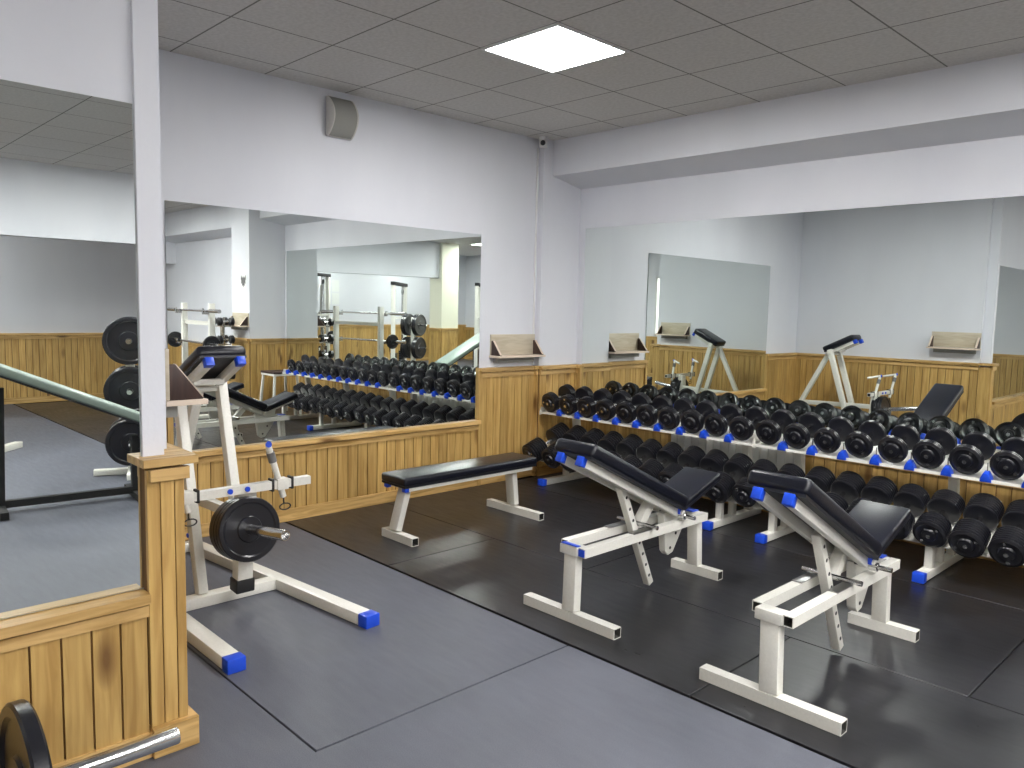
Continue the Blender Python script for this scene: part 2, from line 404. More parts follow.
# ---- box shelves ----------------------------------------------------------
def box_shelf(label, loc, rz, L=.52):
    """back panel on local plane x=0, runs along local y, board sticks out to +x"""
    t = thing('wall_shelf', label, 'shelf', loc, rz, 'pale wall shelves with dark brackets')
    MB().box(0, .014, 0, L, .02, .195).build('back_panel', 'beige_board', t, .001)
    b = MB().box(0, .142, -.01, L + .01, .0, .018); b.build('board', 'board_edge', t, .0015)
    tri = [(.014, .018), (.130, .018), (.130, .026), (.038, .142), (.014, .142)]
    for y0 in (.004, L - .022):
        tr = MB().prism(tri, lambda u, v, w: (u, w, v), y0, y0 + .018)
        tr.build('bracket', 'dark_wood', t, .001)
        ed = MB().bar((.130, y0 + .009, .024), (.036, y0 + .009, .143), .02, .003); ed.build('edge_strip', 'board_edge', t)
    MB().box(.0, .055, .04, L - .04, -.045, 0).build('cleat', 'grille', t, .002)
    return t
box_shelf('pale wood-effect shelf with dark triangular ends beside the corner column', (0, -.66, 1.085), 0, .53)
box_shelf('wood-effect shelf with dark triangular end, just beyond the white post', (2.2, -4.15, 1.148), PI / 2, .52)
box_shelf('shelf with dark triangular ends on the distant pillar, seen in the mirror', (5.57, -.16, 1.16), -PI / 2, .5)
# turn the pillar shelf so that it faces -y
# poster on the pillar
po = thing('poster', 'small paper notice with a dark winged emblem on the pillar in the mirror', 'poster', (5.64, -.162, 1.69))
MB().box(0, .17, -.003, 0, 0, .22).build('sheet', 'paper', po)
em = MB()
for sgn in (-1, 1):
    pl = [(0, .15), (.018 * sgn, .185), (.03 * sgn, .15), (.07 * sgn, .20), (.078 * sgn, .13), (.062 * sgn, .12), (.072 * sgn, .07), (.04 * sgn, .09), (.045 * sgn, .035), (.02 * sgn, .06), (0, .02)]
    em.prism(pl, lambda u, v, w: (.085 + u, w, v), -.0045, -.003)
em.build('emblem', 'ink', po, smooth=False)

# ---- radiator behind the rack ---------------------------------------------
rd = thing('panel_radiator', 'white grooved panel radiator on the wall behind the dumbbell racks', 'radiator', (1.21, YB - .09, .09))
r_ = MB()
k = 17
for i in range(k): r_.box(i * 1.14 / k + .004, (i + 1) * 1.14 / k - .004, 0, .022, 0, .41)
r_.cur = 1; r_.box(0, 1.14, .022, .05, 0, .41); r_.build('front_panel', ['radiator', 'grille'], rd)
MB().box(-.005, 1.145, 0.0, .06, .41, .418).build('top_grille', 'radiator', rd, .001)
for x in (.1, 1.0): MB().box(x, x + .03, .05, .068, .05, .38).build('bracket', 'radiator', rd)

# ---- ceiling lights ---------------------------------------------------------
lights = [(1.43, -2.08), (3.83, -2.08), (6.23, -4.48), (5.03, -3.28), (6.23, -2.08), (7.43, -2.08), (7.43, -4.48), (6.23, -6.88), (8.63, -6.88), (11.03, -4.48), (11.03, -6.88)]  # second and fourth panels are unseen, added to brighten the back wall and corner
lt = None
lab = ['square ceiling light panel above the benches', 'unseen square ceiling light panel added over the nearest incline bench', 'square ceiling light panel reflected at the right end of the long mirror',
       'unseen square ceiling light panel added over the open floor at the camera side', 'square ceiling light panel over the bench press station', 'square ceiling light panel near the end of the back wall',
       'square ceiling light panel above the plate tree', 'square ceiling light panel close to the window', 'square ceiling light panel above the far pillar side',
       'square ceiling light panel above the cable machine', 'square ceiling light panel in the far room corner']
for i, (x, y) in enumerate(lights):
    if lt is None:
        t = thing('ceiling_light', lab[i], 'ceiling light', (x, y, CZ), 0, 'flush square ceiling light panels')
        fr = MB()
        for a in ((0, .6, 0, .02), (0, .6, .58, .6), (0, .02, .02, .58), (.58, .6, .02, .58)): fr.box(*a, -.012, -.0005)
        fr.build('frame', 'white_plastic', t)
        MB().box(.02, .58, .02, .58, -.009, -.001).build('diffuser', 'led', t)
        lt = t
    else:
        t = copy_tree(lt); t.location = (x, y, CZ); t['label'] = lab[i]

# ------------------------------------------------------------------ benches
def pad_mesh(L, W, T, r=.018, crown=.0):
    """upholstered pad, local x across, y along, z up from 0"""
    m = MB().box(-W / 2, W / 2, 0, L, 0, T); return m, r
def build_pad(name, L, W, T, parent, r=.02, mat='vinyl'):
    o = MB().box(-W / 2, W / 2, 0, L, 0, T).build(name, mat, parent, r, 4)
    s = MB().box(-W / 2 + .006, W / 2 - .006, .006, L - .006, -.010, .004).build('base_board', 'seam', o)
    return o

def incline_bench(label, loc, hy=.845, hz=.415, ang=.438, left0=.105, bl=.905, slen=.375):
    t = thing('incline_bench', label, 'bench', loc, 0, 'adjustable incline benches')
    W_ = 'metal_white'
    MB().tube((-.273, .047, .026), (.315, .047, .026), .052, .05).build('foot', W_, t, 0)
    MB().tube((-.115, 1.12, .026), (.20, 1.12, .026), .052, .05).build('foot', W_, t, 0)
    # posts
    MB().bar((.028, .047, .05), (.0, .085, .345), .078, .05, (0, 1, 0)).build('post', W_, t, .004)
    MB().bar((.03, 1.12, .05), (.03, 1.10, .325), .070, .05, (0, 1, 0)).build('post', W_, t, .004)
    # two base rails
    for sx in (-1, 1):
        MB().tube((sx * .078, .055 if sx > 0 else left0, .345), (sx * .078, 1.125, .345), .042, .044).build('rail', W_, t, 0)
        MB().box(sx * .078 - .023, sx * .078 + .023, .44, .60, .3675, .372).build('wear_plate', 'steel', t, .001)
    MB().bar((-.055, 1.10, .345), (.055, 1.10, .345), .045, .045).build('cross_tube', W_, t, .003)
    MB().box(-.056, .056, .045, .11, .322, .367).build('cross_tube', W_, t, .003)
    MB().box(-.04, .04, 1.06, 1.12, .3695, .376).build('cap_plate', 'blue', t, .002)
    # backrest
    a = math.atan2(.385, -.82)      # direction from hinge up to the head end
    hinge = V((0, hy, hz)); d = V((0, -math.cos(ang), math.sin(ang))); up = V((0, math.sin(ang), math.cos(ang)))
    bp = build_pad('backrest_pad', bl, .258, .070, t, .024)
    bp.matrix_local = Matrix.Translation(hinge + up * .028 + d * -.01) @ Matrix(((-1, 0, 0, 0), (0, d.y, up.y, 0), (0, d.z, up.z, 0), (0, 0, 0, 1)))
    for sx in (-1, 1):
        r = MB().bar(hinge + V((sx * .064, 0, 0)) + d * -.02, hinge + V((sx * .064, 0, 0)) + d * (bl - .01), .038, .044, up).build('backrest_rail', W_, t, .003)
        MB().bar(hinge + V((sx * .064, 0, 0)) + d * (bl - .04), hinge + V((sx * .064, 0, 0)) + d * (bl - .005), .041, .047, up).build('end_cap', 'blue', r, .003)
    # perforated prop
    p0, p1 = V((0, .437, .60)), V((0, .715, .025)); dd = (p1 - p0).normalized()
    pr = MB().bar(p0, p1, .040, .042, (1, 0, 0)).build('prop', W_, t, .004)
    for k in range(8):
        c = p0.lerp(p1, .1 + .115 * k); MB().cyl(c - V((.0215, 0, 0)), c + V((.0215, 0, 0)), .009, 10).build('hole', 'rubber', pr)
    # seat prop
    sp_ = MB().prism([(.80, .40), (1.02, .44), (1.0, .30), (.905, .165), (.86, .155), (.835, .18)], lambda u, v, w: (w, u, v), -.022, .022).build('seat_prop', W_, t, .004)
    for c in ((.875, .195), (.925, .27)):
        MB().cyl((-.024, *c), (.024, *c), .009, 10).build('hole', 'rubber', sp_)
    MB().bar((0, .60, .375), (0, .715, .50), .05, .05, (1, 0, 0)).build('brace', W_, t, .003)
    MB().cyl((-.12, .58, .386), (.14, .58, .386), .0115, 14).build('locking_pin', 'chrome', t)
    MB().cyl((.02, hy + .02, hz - .018), (.18, hy + .02, hz - .018), .011, 14).cyl((.085, hy + .02, hz - .018), (.12, hy + .02, hz - .018), .02, 14).build('hinge_rod', 'chrome', t)
    MB().cyl((-.11, hy + .015, hz), (.11, hy + .015, hz), .014, 14).build('hinge_tube', W_, t)
    MB().box(.045, .10, hy, hy + .04, hz - .01, hz + .022).build('hinge_cap', 'blue', t, .003)
    # seat
    st = build_pad('seat_pad', slen, .238, .042, t, .014)
    st.location = (0, hy + .023, hz + .021); st.rotation_euler = (.325, 0, 0)
    for sx in (-1, 1):
        s2 = MB().bar((sx * .07, .02, -.022), (sx * .07, .33, -.022), .032, .026).build('seat_rail', W_, t, .003); s2.location = st.location; s2.rotation_euler = st.rotation_euler
    return t
ib = incline_bench('black and white incline bench between the flat bench and the nearest incline bench', (2.45, -2.40, 0))
ib2 = incline_bench('nearest incline bench, its blue-capped backrest at the right of the floor', (3.51, -2.43, 0), .775, .425, .488, .105, .855, .40)
MB().box(.060, .096, .050, .056, .327, .362).build('end_cap', 'blue', ib, .002)
MB().box(-.05, .055, .048, .075, .3695, .373).build('cap_plate', 'blue', ib, .001)

t = thing('flat_bench', 'low flat bench with a long black pad on white legs by the mirror', 'bench', (.835, -2.22, 0))
MB().tube((-.115, 0.0, .027), (.215, 0.0, .027), .052, .052).build('foot', 'metal_white', t)
MB().tube((-.255, 1.055, .027), (.30, 1.055, .027), .052, .052).build('foot', 'metal_white', t)
MB().bar((.0, .0, .06), (.0, .075, .325), .085, .045, (0, 1, 0)).build('post', 'metal_white', t, .004)
MB().bar((.0, 1.06, .06), (.0, 1.03, .325), .085, .045, (0, 1, 0)).build('post', 'metal_white', t, .004)
for y in (.07, 1.04): MB().bar((-.09, y, .340), (.09, y, .340), .05, .03).build('cross_tube', 'metal_white', t, .003)
for sx in (-1, 1):
    r = MB().bar((sx * .098, .02, .344), (sx * .098, 1.14, .344), .036, .034).build('rail', 'metal_white', t, .003)
    MB().box(sx * .098 - .020, sx * .098 + .020, -.008, .022, .325, .363).build('end_cap', 'blue', r, .003)
o = build_pad('pad', 1.20, .268, .058, t, .018); o.location = (0, -.025, .364)

# ------------------------------------------------------------------ preacher curl bench
t = thing('preacher_curl_bench', 'white preacher curl bench with a small sloping black pad beside the timber post', 'bench', (1.15, -3.455, 0))
def loc(x, y, z): return (x - 1.15, y + 3.455, z)
W_ = 'metal_white'
fn = MB().bar(loc(.22, -3.79, .030), loc(1.90, -3.795, .030), .074, .056).build('foot', W_, t, .004)
MB().bar(loc(1.885, -3.795, .030), loc(1.945, -3.795, .030), .08, .061).build('end_cap', 'blue', fn, .005)
ff = MB().bar(loc(.22, -3.296, .030), loc(1.885, -3.126, .030), .074, .056).build('foot', W_, t, .004)
MB().bar(loc(1.86, -3.1285, .030), loc(1.925, -3.122, .030), .08, .061).build('end_cap', 'blue', ff, .005)
MB().bar(loc(1.15, -3.76, .030), loc(1.15, -3.22, .030), .072, .054).build('cross_tube', W_, t, .003)
MB().bar(loc(.25, -3.76, .030), loc(.25, -3.32, .030), .06, .05).build('cross_tube', W_, t, .003)
for y in (-3.585, -3.358):
    u = MB().bar(loc(1.135, y - .02, .055), loc(.815, y, 1.10), .048, .058, (1, 0, 0)).build('upright', W_, t, .004)
    b = MB().cyl(loc(1.02, y - .032, .33), loc(1.02, y - .042, .33), .012, 12); b.build('bolt_cap', 'blue', u)
MB().bar(loc(.25, -3.455, .05), loc(.76, -3.455, 1.04), .05, .05, (1, 0, 0)).build('rear_leg', W_, t, .004)
MB().bar(loc(.45, -3.455, .43), loc(1.30, -3.455, .455), .045, .05).build('strut', W_, t, .003)
for y in (-3.54, -3.378):
    r = MB().bar(loc(.775, y, 1.0466), loc(1.115, y, 1.212), .040, .040).build('pad_rail', W_, t, .003)
    MB().bar(loc(1.085, y, 1.1974), loc(1.122, y, 1.2154), .044, .044).build('end_cap', 'blue', r, .003)
MB().bar(loc(.82, -3.61, 1.055), loc(.82, -3.33, 1.055), .045, .045).build('cross_tube', W_, t, .003)
MB().bar(loc(.90, -3.54, 1.09), loc(.90, -3.38, 1.09), .045, .03).build('cross_tube', W_, t, .003)
pd = build_pad('arm_pad', .39, .252, .06, t, .022); pd.rotation_euler = (0, 0, 0)
d = V((.9, 0, .436)).normalized(); up = V((-d.z, 0, d.x))
pd.matrix_local = Matrix.Translation(V(loc(.747, -3.459, 1.069))) @ Matrix(((0, d.x, up.x, 0), (-1, 0, 0, 0), (0, d.z, up.z, 0), (0, 0, 0, 1)))
# swinging lever
lv = MB().bar(loc(1.335, -3.47, .62), loc(1.30, -3.47, .13), .078, .066, (1, 0, 0)).build('lever', W_, t, .004)
MB().bar(loc(1.301, -3.47, .155), loc(1.296, -3.47, .088), .094, .082, (1, 0, 0)).build('rubber_stop', 'rubber', lv, .006)
MB().box(1.335 - 1.15, 1.37 - 1.15, -.065, .03, .545, .63).build('bracket', W_, lv, .003)
cb = MB().tube(loc(1.385, -3.84, .618), loc(1.385, -3.152, .618), .040, .040).build('crossbar', W_, t)
for y in (-3.575, -3.49): MB().cyl(loc(1.402, y, .62), loc(1.414, y, .62), .0125, 14).build('bolt_cap', 'blue', cb)
for y in (-3.305, -3.775):
    s = 1
    h = MB().bar(loc(1.385, y - .03, .618), loc(1.385, y + .03, .618), .052, .056).build('handle', W_, t, .004)
    MB().cyl(loc(1.385, y + .012, .55), loc(1.40, y - .05, .74), .0155, 16).build('stem', W_, h)
    MB().cyl(loc(1.400, y - .05, .735), loc(1.404, y - .066, .785), .020, 16).build('collar', 'grey_rubber', h)
    MB().cyl(loc(1.404, y - .066, .78), loc(1.408, y - .078, .825), .0150, 16).build('stem_top', W_, h)
    MB().cyl(loc(1.415, y - .078, .825), loc(1.29, y - .014, .795), .012, 16).build('grip', W_, h)
    MB().cyl(loc(1.412, y - .077, .825), loc(1.426, y - .084, .827), .0150, 16).build('end_cap', 'blue', h)
    for k in (-1, 1): MB().bar(loc(1.385, y + k * .045, .618), loc(1.385, y + k * .058, .618), .047, .062).build('clamp_band', 'rubber', h, .003)
    c = V(loc(1.39, y + .015, .50)); pts = [c + V((0, .030 * math.cos(a) + .004, .016 * math.sin(a))) for a in [i * 2 * PI / 12 for i in range(13)]]
    MB().path(pts, 0.0035, 6).cyl(loc(1.387, y + .012, .55), loc(1.39, y + .012, .515), .004, 8).build('pull_ring', 'rubber', h)
s0, s1 = V((1.33, -3.50, .418)), V((1.80, -3.50, .484)); sd = (s1 - s0).normalized()
sl = MB().lathe(loc(*s0), loc(*s1), [(0, .0245), (.470, .0245), (.472, .0235), (.472, .019), (.42, .019)], 24).build('weight_sleeve', 'chrome', t)
MB().cyl(loc(*(s0 - sd * .02)), loc(*(s0 + sd * .004)), .042, 20).build('flange', W_, sl)

def plate_prof(R, T):
    return [(0, .025), (0, R * .38), (T * .22, R * .41), (T * .22, R * .80), (0, R * .85), (0, R * .97), (T * .15, R), (T * .85, R), (T, R * .97), (T, R * .85), (T * .78, R * .80), (T * .78, R * .41), (T, R * .38), (T, .025)]
def weight_plate(label, c, d, R, T, group, parent=None):
    c = V(c); d = V(d).normalized()
    m = MB().lathe((0, 0, 0), d, plate_prof(R, T), 48, closed=False)
    # bore
    m.lathe((0, 0, 0), d, [(0, .025), (T, .025)], 48, closed=False)
    o = m.build('weight_plate', 'iron'); o.location = c
    return tag(o, label, 'weight plate', group)
G = 'black plates on the preacher bench sleeve'
for k, lb in enumerate(('innermost black weight plate on the sleeve of the preacher curl bench', 'second black weight plate on the preacher bench sleeve, next to the innermost', 'third black weight plate on the preacher bench sleeve, behind the outermost', 'outermost black weight plate on the sleeve of the preacher curl bench, fully visible')):
    weight_plate(lb, s0 + sd * (.008 + .030 * k), sd, .153 if k else .15, .029, G)

# ------------------------------------------------------------------ dumbbells and racks
def stack_prof(R, H, n, boss):
    """profile along +t from the grip side outwards: n plates and a smaller boss"""
    pr = []; st = H / n
    for i in range(n):
        a = i * st
        pr += [(a, R * .86), (a + st * .10, R * .965), (a + st * .26, R), (a + st * .56, R), (a + st * .72, R * .965), (a + st * .80, R * .86)]
    pr += [(H, R * .80), (H - .004, R * .74), (H - .004, boss + .004), (H, boss), (H + .010, boss * .94), (H + .012, boss * .6)]
    return pr
KIND = {
    'a': dict(R=.087, H=.064, n=5, boss=.034, gap=.076),
    'b': dict(R=.088, H=.052, n=4, boss=.040, gap=.081),
    'c': dict(R=.088, H=.044, n=3, boss=.036, gap=.084),
    'd': dict(R=.086, H=.034, n=2, boss=.042, gap=.088),
    'h': dict(R=.092, H=.160, n=7, boss=.042, gap=.062),
    'g': dict(R=.091, H=.138, n=7, boss=.040, gap=.064),
    'f': dict(R=.090, H=.112, n=6, boss=.038, gap=.068),
}
PROTO = {}
def make_dumbbell(k):
    q = KIND[k]; t = thing('dumbbell', 'x', 'dumbbell')
    MB().lathe((0, -q['gap'] - .004, 0), (0, 1, 0), [(0, .013), (.02, .0145), (q['gap'], .017), (2 * q['gap'] - .012, .0145), (2 * q['gap'] + .008, .013)], 14).build('handle', 'chrome', t)
    for s in (-1, 1):
        p = MB().lathe((0, s * q['gap'], 0), (0, s * (q['gap'] + 1), 0), [(0, .02)] + stack_prof(q['R'], q['H'], q['n'], q['boss']), 28).build('plate_stack', 'iron', t)
        e = q['gap'] + q['H']
        MB().cyl((0, s * (e + .011), 0), (0, s * (e + .017), 0), .012, 10).build('bolt', 'chrome', p)
        for ang in (.9, 4.0): MB().cyl((math.cos(ang) * q['R'] * .66, s * (e - .004), math.sin(ang) * q['R'] * .66), (math.cos(ang) * q['R'] * .66, s * (e + .003), math.sin(ang) * q['R'] * .66), .009, 8).build('bolt', 'chrome', p)
    return t
ORD = 'first second third fourth fifth sixth seventh eighth ninth tenth eleventh twelfth thirteenth fourteenth fifteenth sixteenth seventeenth eighteenth nineteenth twentieth twenty-first twenty-second twenty-third'.split()
LOOK = {'a': 'short thick black', 'b': 'black four-plate', 'c': 'black three-plate', 'd': 'thin black', 'h': 'very long black', 'g': 'long heavy black', 'f': 'heavy black'}
def place_db(k, c, tilt, label, group, yaw=None):
    if k not in PROTO: PROTO[k] = make_dumbbell(k); o = PROTO[k]
    else: o = copy_tree(PROTO[k])
    o.location = c; o.rotation_euler = (tilt, random.uniform(-PI, PI), 0); o.rotation_mode = 'XYZ'
    # spin about the bar first, then tilt
    o.matrix_basis = Matrix.Translation(V(c)) @ Matrix.Rotation(random.uniform(-.03, .03) if yaw is None else yaw, 4, 'Z') @ Matrix.Rotation(tilt, 4, 'X') @ Matrix.Rotation(random.uniform(0, 2 * PI), 4, 'Y')
    o['label'] = label; o['group'] = group
UT = math.atan2(.056, .20); LT = math.atan2(.11, .25)
seq = 'aaaabbbbccccdddccdddccdd'
NU, NL = 21, 21
for i in range(NU):
    k = seq[i]; R = KIND[k]['R']; x = .262 + .2048 * i
    c = V((x, -.055, .718)) + V((0, -math.sin(UT), math.cos(UT))) * (R - .08)
    place_db(k, c, UT, f'{LOOK[k]} dumbbell on the upper rack tier, {ORD[i]} from the corner column', 'dumbbells on the upper tier of the racks')
seq2 = 'hhhhhgggggffgggffggfffff'
for i in range(NL):
    k = seq2[i]; R = KIND[k]['R']; x = .3105 + .1955 * i
    if i == 0: x = .29
    c = V((x, -.225, .345)) + V((0, -math.sin(LT), math.cos(LT))) * (R - .09)
    place_db(k, c, LT, f'{LOOK[k]} dumbbell on the lower rack tier, {ORD[i]} from the corner column', 'dumbbells on the lower tier of the racks', -.14 if i == 0 else None)

def rack(label, x0, x1, feet):
    t = thing('dumbbell_rack', label, 'rack', (x0, 0, 0), 0, 'white two-tier dumbbell racks')
    L = x1 - x0
    def tray(name, cy, cz, tilt, y0, y1, R, lip=True):
        # tray plane R+ below the dumbbell axis
        n = V((0, -math.sin(tilt), math.cos(tilt))); d = V((0, math.cos(tilt), math.sin(tilt)))
        b = V((0, cy, cz)) - n * (R + .004)
        a0 = b + d * ((y0 - b.y) / d.y); a1 = b + d * ((y1 - b.y) / d.y)
        m = MB(); m.bar(V((.004, a0.y, a0.z)), V((L - .004, a0.y, a0.z)), .035, .004, n) if False else None
        vs = []
        for x in (.004, L - .004):
            for p in (a0, a1): vs += [(x, p.y, p.z), (x, p.y - n.y * .005, p.z - n.z * .005)]
        m.add(vs, [(0, 2, 6, 4), (1, 5, 7, 3), (0, 1, 3, 2), (4, 6, 7, 5), (0, 4, 5, 1), (2, 3, 7, 6)])
        if lip: m.box(.004, L - .004, a0.y - .006, a0.y, a0.z - .004, a0.z + .014)
        m.box(.004, L - .004, a1.y - .03, a1.y, a1.z - .04, a1.z - .008)
        return m.build(name, 'metal_white', t, 0), a0, a1, n, d
    up, a0, a1, n, d = tray('upper_tray', -.055, .7025, UT, -.160, .125, .078)
    lo, b0, b1, n2, d2 = tray('lower_tray', -.225, .345, LT, -.315, -.06, .092, False)
    # blue saddles between the dumbbells
    nx = 0
    for i in range(NU + 1):
        x = .266 + .2048 * (i + .5)
        if not (x0 + .04 < x < x1 - .03): continue
        for (yy, sz) in ((-.168, 1.), (.045, .9)):
            p = V((x - x0, 0, 0)) + a0 + d * ((yy - a0.y) / d.y) - V((0, 0, 0))
            poly = [(-.030, 0), (.030, 0), (.026, .022), (.012, .052), (-.012, .052), (-.026, .022)]
            m = MB().prism([(u * sz, v * sz) for u, v in poly], lambda u, v, w: (p.x + u, p.y + w * d.y - v * math.sin(UT), p.z + w * d.z + v * math.cos(UT) + .002), -.008, .045)
            m.build('saddle', 'blue', t, .003)
        m = MB().cyl((x - x0, a0.y + .012, a0.z + .04), (x - x0, a0.y + .012, a0.z + .105), .0035, 8); m.build('divider_rod', 'chrome', t)
    for fx in feet:
        x = fx - x0
        fy = -.345 if fx < .5 else -.415
        ft = MB().bar((x, fy, .030), (x, .27, .030), .060, .050).build('foot', 'metal_white', t, .004)
        MB().bar((x, fy - .04, .030), (x, fy + .01, .030), .066, .056).build('end_cap', 'blue', ft, .004)
        for sy, sz in ((-.28, .20), (-.11, .27)) if fx > .5 else ((-.06, .28),):
            MB().box(x - .022, x + .022, sy - .022, sy + .022, .05, sz).build('stub_post', 'metal_white', t, .003)
        MB().bar((x, .13, .05), (x, .045, .612), .06, .05, (1, 0, 0)).build('upright', 'metal_white', t, .004)
    # end cheeks
    for x in (.002, L - .002):
        MB().prism([(a0.y - .006, a0.z - .02), (a1.y, a1.z - .03), (a1.y, a1.z), (a0.y + .08, a0.z + .035), (a0.y + .012, a0.z + .055), (a0.y - .006, a0.z + .015)], lambda u, v, w: (w, u, v), x - .002, x + .002).build('end_plate', 'metal_white', t)
    return t
rack('white two-tier dumbbell rack standing against the corner column', .13, 2.20, (.37, 2.035))
rack('white two-tier dumbbell rack continuing to the right of the first', 2.206, 4.60, (2.44, 3.42, 4.35))

# ------------------------------------------------------------------ barbell on the floor, lower left
bx = 2.65
bb = thing('barbell', 'steel barbell on the floor, its bare sleeve end before the timber post', 'barbell', (bx, -5.40, .225))
for s in (-1, 1):
    e = 1.10
    sl = MB().lathe((0, s * (e - .415), 0), (0, s * e, 0), [(0, .025), (.411, .025), (.415, .0235)], 32).build('sleeve', 'chrome', bb)
    MB().cyl((0, s * (e - .445), 0), (0, s * (e - .415), 0), .037, 24).build('collar', 'chrome', sl)
MB().cyl((0, -.66, 0), (0, .66, 0), .014, 20).build('shaft', 'steel', bb)
for s, lb in ((1, 'large black weight plate near the bare sleeve end of the floor barbell'), (-1, 'large black weight plate at the far end of the floor barbell')):
    y0 = -5.40 + s * .687
    weight_plate(lb, (bx, y0, .225), (0, s, 0), .225, .045, 'large plates on the floor barbell')

# ------------------------------------------------------------------ things seen only in the mirrors
# square stool at the end of the racks
st = thing('step_stool', 'white framed square stool with dark top at the end of the racks', 'stool', (4.95, -.02, 0))
for sx in (-1, 1):
    for sy in (-1, 1):
        MB().bar((sx * .20, sy * .20, 0), (sx * .16, sy * .16, .55), .03, .03).build('leg', 'metal_white', st, .003)
MB().box(-.185, .185, -.185, -.155, .53, .56).box(-.185, .185, .155, .185, .53, .56).box(-.185, -.155, -.155, .155, .53, .56).box(.155, .185, -.155, .155, .53, .56).build('frame', 'metal_white', st, .003)
MB().box(-.19, .19, -.19, .19, .56, .585).build('seat', 'dark_wood', st, .004)

# bench press station
bp = thing('bench_press', 'white bench press station with tall uprights and a black bench', 'bench press', (5.58, -.88, 0), .08)
for sx in (-1, 1):
    MB().bar((sx * .56, 0, .05), (sx * .56, 0, 1.48), .075, .06, (1, 0, 0)).build('upright', 'metal_white', bp, .004)
    MB().bar((sx * .56, -.45, .03), (sx * .56, .30, .03), .07, .05).build('foot', 'metal_white', bp, .004)
    MB().box(sx * .56 - .02, sx * .56 + .02, -.10, -.03, 1.34, 1.37).box(sx * .56 - .02, sx * .56 + .02, -.115, -.10, 1.34, 1.42).build('hook', 'chrome', bp)
    MB().box(sx * .56 - .02, sx * .56 + .02, -.10, -.03, .92, .95).box(sx * .56 - .02, sx * .56 + .02, -.115, -.10, .92, .99).build('hook', 'chrome', bp)
MB().bar((-.56, .02, 1.22), (.56, .02, 1.22), .05, .05).build('cross_tube', 'metal_white', bp)
MB().bar((-.56, 0, .12), (.56, 0, .12), .05, .05).build('cross_tube', 'metal_white', bp)
o = build_pad('pad', 1.1, .28, .06, bp); o.location = (0, -1.15, .42)
MB().bar((0, -1.05, .05), (0, -1.05, .41), .06, .05, (0, 1, 0)).bar((0, -1.0, .39), (0, 0, .39), .05, .05).build('bench_frame', 'metal_white', bp)
def bar_at(label, z, R, n):
    b = thing('barbell', label, 'barbell', (5.58, -.88, z), .08)
    MB().cyl((-1.0, -.068, 0), (1.0, -.068, 0), .014, 12).build('shaft', 'chrome', b)
    for s in (-1, 1): MB().cyl((s * .71, -.068, 0), (s * 1.05, -.068, 0), .025, 14).build('sleeve', 'chrome', b)
    if n:
        for s, w_ in ((-1, 'inner'), (1, 'outer')):
            p = Matrix.Rotation(.08, 4, 'Z') @ V((s * .74, -.068, 0))
            weight_plate(f'small black plate on the {w_} end of the bench press barbell', (5.58 + p.x, -.88 + p.y, z), Matrix.Rotation(.08, 4, 'Z') @ V((s, 0, 0)), R, .03, 'plates on the bench press barbell')
bar_at('empty barbell resting on the upper hooks of the bench press', 1.385, 0, 0)
bar_at('loaded barbell resting on the lower hooks of the bench press', .965, .11, 1)

# round dumbbell tree
dt = thing('dumbbell_tree', 'chrome upright dumbbell tree beside the pillar with the poster', 'rack', (5.85, -.42, 0))
MB().cyl((0, 0, 0), (0, 0, .03), .22, 28).build('base', 'rubber', dt)
MB().cyl((0, 0, .03), (0, 0, 1.28), .03, 14).build('pole', 'chrome', dt)
small = None
for k in range(4):
    z = .42 + .25 * k
    MB().box(-.16, .16, -.05, .05, z - .012, z).build('tray', 'chrome', dt)
    for s in (-1, 1):
        if small is None:
            small = thing('dumbbell', 'x', 'dumbbell', group='dumbbells on the upright tree')
            MB().cyl((0, -.06, 0), (0, .06, 0), .014, 12).build('handle', 'chrome', small)
            for q in (-1, 1): MB().lathe((0, q * .055, 0), (0, q, 0), [(0, .05), (.01, .06), (.05, .06), (.06, .045)], 20).build('head', 'iron', small)
            o = small
        else: o = copy_tree(small)
        o.location = (5.85 + s * .105, -.42, z + .061)
        o['label'] = f"small black dumbbell on the {['lowest', 'second', 'third', 'topmost'][k]} tray of the upright tree, {'pillar' if s > 0 else 'bench press'} side"

# plate tree
pt = thing('plate_tree', 'white weight plate tree holding large black plates', 'rack', (6.76, -2.84, 0), .35)
MB().bar((0, 0, .03), (0, 0, 1.30), .07, .07, (1, 0, 0)).build('post', 'metal_white', pt, .004)
MB().bar((-.3, 0, .03), (.3, 0, .03), .07, .05).bar((0, -.3, .03), (0, .3, .03), .07, .05).build('base', 'metal_white', pt, .004)
kk = 0
for z in (.30, .74, 1.16):
    for s in (-1, 1):
        MB().cyl((s * .03, 0, z), (s * .28, 0, z), .02, 14).build('peg', 'chrome', pt)
        Rm = Matrix.Rotation(.35, 4, 'Z'); p = Rm @ V((s * .07, 0, z)); dd = Rm @ V((s, 0, 0))
        for j in range(2):
            q = p + dd * .05 * j
            lv_ = {.30: 'bottom', .74: 'middle', 1.16: 'top'}[z]
            weight_plate(f"{'inner' if j == 0 else 'outer'} large black plate on the {lv_} peg of the plate tree, {'wall' if s > 0 else 'bench'} side", (6.76 + q.x, -2.84 + q.y, z), dd, .20, .042, 'plates on the plate tree')

